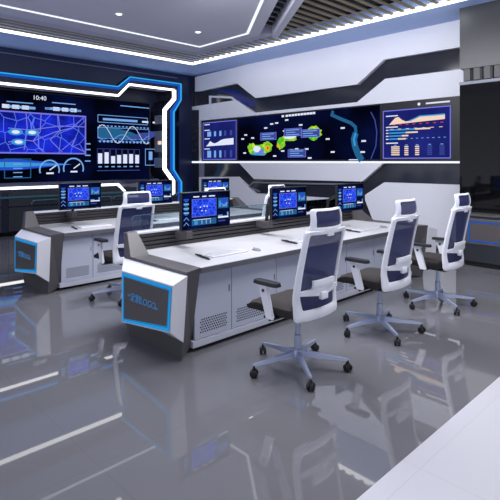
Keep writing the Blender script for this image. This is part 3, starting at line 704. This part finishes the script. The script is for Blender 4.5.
# ------------------------------------------------------------ chairs (facing +Y, origin on the floor under the column)
def yb(z):                                     # side profile of the back
    if z < .62: return -.222+.014*(z-.44)/.18
    return -.208-.108*((z-.62)/.55)**1.3
def bow(x): return .7*x*x
def backpt(x, z, d=0): return Vector((x, yb(z)+bow(x)+d, z))
def rrect(pts, r, n=5):
    """round the corners of a polygon (2-D)"""
    out = []; N = len(pts)
    for i in range(N):
        p = Vector(pts[i]); a = (Vector(pts[i-1])-p); c = (Vector(pts[(i+1) % N])-p)
        rr = min(r, a.length*.45, c.length*.45); A = p+a.normalized()*rr; C = p+c.normalized()*rr
        for k in range(n+1):
            t = k/n; out.append(A*(1-t)**2+p*2*t*(1-t)+C*t*t)
    return out
def ring_plate(bm, outer_, inner_, f, th, sub=1):
    """frame between two loops with equal counts, wrapped onto f(x, z, depth), rounded a little"""
    n = len(outer_)
    loops = []
    for t, d in ((0, .35), (.12, 0), (.88, 0), (1, .35), (1, .75), (.88, 1), (.12, 1), (0, .75)):
        loops.append([bm.verts.new(f(*(outer_[i].lerp(inner_[i], t)), d*th)) for i in range(n)])
    m = len(loops)
    for j in range(m):
        a, b_ = loops[j], loops[(j+1) % m]
        for i in range(n): bm.faces.new((a[i], a[(i+1) % n], b_[(i+1) % n], b_[i]))
def dens(loop, step=.04):
    out = []
    for i in range(len(loop)):
        a, b_ = loop[i], loop[(i+1) % len(loop)]; k = max(1, int((b_-a).length/step))
        for j in range(k): out.append(a.lerp(b_, j/k))
    return out
def sheet(bm, loop_rows, f, d):
    rows = [[bm.verts.new(f(x0+(x1-x0)*i/8, z, d)) for i in range(9)] for z, x0, x1 in loop_rows]
    for r0, r1 in zip(rows, rows[1:]):
        for i in range(8): bm.faces.new((r0[i], r0[i+1], r1[i+1], r1[i]))
def make_chair(label):
    t = empty('office_chair', (0, 0, 0), label, 'office chair', 'white office chairs at the consoles')
    # five-star base
    b = BM(); lathe(b, [(.03, .085), (.05, .09), (.052, .135), (.035, .16), (.03, .165)], n=20)
    for k in range(5):
        a = PI/2+2*PI*k/5; c, s = math.cos(a), math.sin(a)
        def P(r, w, z): return (r*c-w*s, r*s+w*c, z)
        hull(b, [P(.03, -.026, .10), P(.03, .026, .10), P(.03, -.02, .145), P(.03, .02, .145), P(.385, -.013, .085), P(.385, .013, .085), P(.385, -.01, .103), P(.385, .01, .103), P(.41, 0, .085), P(.41, 0, .1)])
    link('star_base', b, M['alu'], t, 40)
    for k in range(5):
        a = PI/2+2*PI*k/5; c, s = math.cos(a), math.sin(a); px, py = .395*c, .395*s
        b = BM(); rot = Matrix.Rotation(a+.9, 4, 'Z')
        for sg in (-1, 1):
            lathe(b, [(.012, sg*.006), (.028, sg*.007), (.031, sg*.012), (.031, sg*.022), (.025, sg*.027), (.01, sg*.028)], (0, 0, .031), 16, 'X')
        hull(b, [(-.012, -.02, .035), (.012, -.02, .035), (-.012, .02, .035), (.012, .02, .035), (-.01, -.01, .07), (.01, -.01, .07), (-.01, .012, .07), (.01, .012, .07)])
        tube(b, [(0, 0, .06), (0, 0, .09)], .009, 8)
        b.transform(Matrix.Translation((px, py, 0)) @ rot); link('caster', b, M['blackp'], t, 40)
    b = BM(); lathe(b, [(.03, .15), (.03, .27), (.02, .275), (.02, .43), (.022, .44)], n=18); link('gas_lift', b, M['alu'], t, 40)
    b = BM(); box(b, (-.11, -.14, .415), (.11, .13, .455), .015); tube(b, [(-.1, .04, .435), (-.27, .06, .43)], .008, 8); link('tilt_mechanism', b, M['blackp'], t)
    # seat cushion with a waterfall front
    b = BM(); N, K = 12, 12
    def sp(u, v, top):
        x = -.26+.52*u; y = -.13+.47*v
        ex = abs(2*u-1); ey = abs(2*v-1)
        x *= 1-.05*(ey**6); 
        edge = max(ex**6, ey**6)
        z = (.56 - .035*edge - .05*max(0, v-.72)**1.5*6 + .012*ex*ex) if top else (.455 + .02*edge - .02*max(0, v-.75)*2)
        if top: z = max(z, .478)
        return (x*(1-.03*(ex**8) if not top else 1), y, z)
    T = [[b.verts.new(sp(i/N, j/K, True)) for i in range(N+1)] for j in range(K+1)]
    Bt = [[b.verts.new(sp(i/N, j/K, False)) for i in range(N+1)] for j in range(K+1)]
    for j in range(K):
        for i in range(N):
            b.faces.new((T[j][i], T[j][i+1], T[j+1][i+1], T[j+1][i])); b.faces.new((Bt[j][i], Bt[j+1][i], Bt[j+1][i+1], Bt[j][i+1]))
    for i in range(N):
        b.faces.new((T[0][i], Bt[0][i], Bt[0][i+1], T[0][i+1])); b.faces.new((T[K][i], T[K][i+1], Bt[K][i+1], Bt[K][i]))
    for j in range(K):
        b.faces.new((T[j][0], T[j+1][0], Bt[j+1][0], Bt[j][0])); b.faces.new((T[j][N], Bt[j][N], Bt[j+1][N], T[j+1][N]))
    link('seat', b, M['seat'], t, 70)
    # back frame: outline with one large and one small opening
    def bf(x, z, d): return backpt(x, z, -d)
    b = BM()
    out = [Vector(p) for p in ((-.262, .462), (.262, .462), (.262, .68), (.243, 1.15), (-.243, 1.15), (-.262, .68))]
    inn = [Vector(p) for p in ((-.19, .54), (.19, .54), (.212, .66), (.207, 1.118), (-.207, 1.118), (-.212, .66))]
    def resample(loop, n):
        L = [0]
        for i in range(len(loop)): L.append(L[-1]+(loop[(i+1) % len(loop)]-loop[i]).length)
        res = []
        for k in range(n):
            s = L[-1]*k/n; i = max(j for j in range(len(loop)) if L[j] <= s+1e-9); res.append(loop[i].lerp(loop[(i+1) % len(loop)], (s-L[i])/max(1e-9, L[i+1]-L[i])))
        return res
    def seg(o_, i_, r, per=8):
        O, I = [], []
        o_, i_ = rrect(o_, r), rrect(i_, r*.8)
        per = 4
        for k in range(len(o_)):
            for j in range(per):
                O.append(o_[k].lerp(o_[(k+1) % len(o_)], j/per)); I.append(i_[k].lerp(i_[(k+1) % len(i_)], j/per))
        return O, I
    O, I = seg(out, inn, .03)
    ring_plate(b, O, I, bf, .028)
    link('back_frame', b, M['wplastic'], t, 50)
    b = BM(); rows = []
    for k in range(15):
        z = .525+(1.125-.525)*k/14; w = .214 if z < .68 else .214-.003*(z-.68)/.44
        if k in (0, 14): w -= .02
        rows.append((z, -w, w))
    sheet(b, rows, bf, .012); link('back_mesh', b, M['mesh'], t, 60)
    # white cross member, lumbar pad and its clip
    b = BM()
    hull(b, [tuple(backpt(x, z, d)) for x, z in ((-.225, .66), (.225, .66), (.226, .69), (-.226, .69), (-.06, .64), (.06, .64), (-.06, .70), (.06, .70)) for d in (-.045, -.02)])
    box(b, (-.04, yb(.62)-.07, .61), (.04, yb(.62)-.03, .67), .01); link('lumbar_bracket', b, M['wplastic'], t, 40)
    b = BM(); n = 10; lay = []
    for d in (-.03, -.052):
        lay.append([[b.verts.new(backpt(-.125+.25*i/n, .70+.065*j/3, d-(.006 if 0 < j < 3 else 0))) for i in range(n+1)] for j in range(4)])
    for j in range(3):
        for i in range(n):
            for q in (0, 1): b.faces.new((lay[q][j][i], lay[q][j][i+1], lay[q][j+1][i+1], lay[q][j+1][i]))
    for i in range(n):
        for j in (0, 3): b.faces.new((lay[0][j][i], lay[0][j][i+1], lay[1][j][i+1], lay[1][j][i]))
    for j in range(3):
        for i in (0, n): b.faces.new((lay[0][j][i], lay[0][j+1][i], lay[1][j+1][i], lay[1][j][i]))
    link('lumbar_pad', b, M['wplastic'], t, 50)
    b = BM(); hull(b, [(-.05, -.1, .43), (.05, -.1, .43), (-.05, -.225, .47), (.05, -.225, .47), (-.05, -.1, .46), (.05, -.1, .46), (-.05, -.225, .56), (.05, -.225, .56)]); link('back_bracket', b, M['blackp'], t)
    # headrest
    def hf(x, z, d): 
        u = (z-1.13)/.2
        return Vector((x, yb(1.14)+1.5*x*x-.004-.02*math.sin(max(0, u)*PI)+.015*u*u-d, z))
    out = [Vector(p) for p in ((-.235, 1.12), (.235, 1.12), (.192, 1.17), (.184, 1.31), (-.184, 1.31), (-.192, 1.17))]
    inn = [Vector(p) for p in ((-.148, 1.172), (.148, 1.172), (.15, 1.20), (.15, 1.292), (-.15, 1.292), (-.15, 1.20))]
    b = BM(); O, I = seg(out, inn, .035); ring_plate(b, O, I, hf, .022)
    box(b, (-.04, yb(1.12)-.03, 1.10), (.04, yb(1.14)-.005, 1.16), .008); hr = link('headrest_frame', b, M['wplastic'], t, 50)
    b = BM(); sheet(b, [(1.16+.145*k/6, -.158, .158) for k in range(7)], hf, .01); link('headrest_mesh', b, M['mesh'], hr, 60)
    # armrests
    for sg in (-1, 1):
        b = BM(); x = sg*.285
        hull(b, [(x-.014, .0, .45), (x+.014, .0, .45), (x-.014, .07, .45), (x+.014, .07, .45), (x-.014, .07, .695), (x+.014, .07, .695), (x-.014, .15, .695), (x+.014, .15, .695)])
        box(b, (x-.02, .06, .685), (x+.02, .16, .71), .006)
        a = link('armrest', b, M['wplastic'], t, 40)
        b = BM(); q = rrect([(x-.045, -.06), (x+.045, -.06), (x+.045, .20), (x-.045, .20)], .045); prism(b, q, 'Z', .71, .736)
        b2 = [v for v in b.verts if v.co.z > .72]
        for v in b2: v.co.x = x+(v.co.x-x)*.85; v.co.y = .07+(v.co.y-.07)*.95
        link('armrest_pad', b, M['blackp'], a, 50)
        b = BM(); box(b, (min(x, sg*.1), .0, .44), (max(x, sg*.1)+.02*(sg > 0), .11, .462), .006); link('armrest_bracket', b, M['blackp'], a)
        b = BM(); lathe(b, [(.013, -.018), (.013, .018)], (x, .098, .66), 10, 'X'); link('adjuster_button', b, M['blackp'], a)
    return t
ch = make_chair('white high back mesh chair closest to viewer, leftmost of the front row')
ch.location = (2.985, 2.535, 0)
for lab, (x, y) in zip(['white mesh office chair in the middle of the front row of three', 'white mesh office chair rightmost of the front row, beside the dark wall',
        'white mesh office chair at the rear console, partly behind the charcoal end of front console', 'white mesh office chair at the rear console, mostly hidden behind the near left front monitor',
        'white mesh office chair at the rear console, headrest showing above the middle front monitor'],
        [(4.225, 2.535), (5.475, 2.525), (3.03, 5.35), (4.25, 5.36), (5.48, 5.36)]):
    dup(ch, (x, y, 0), lab)
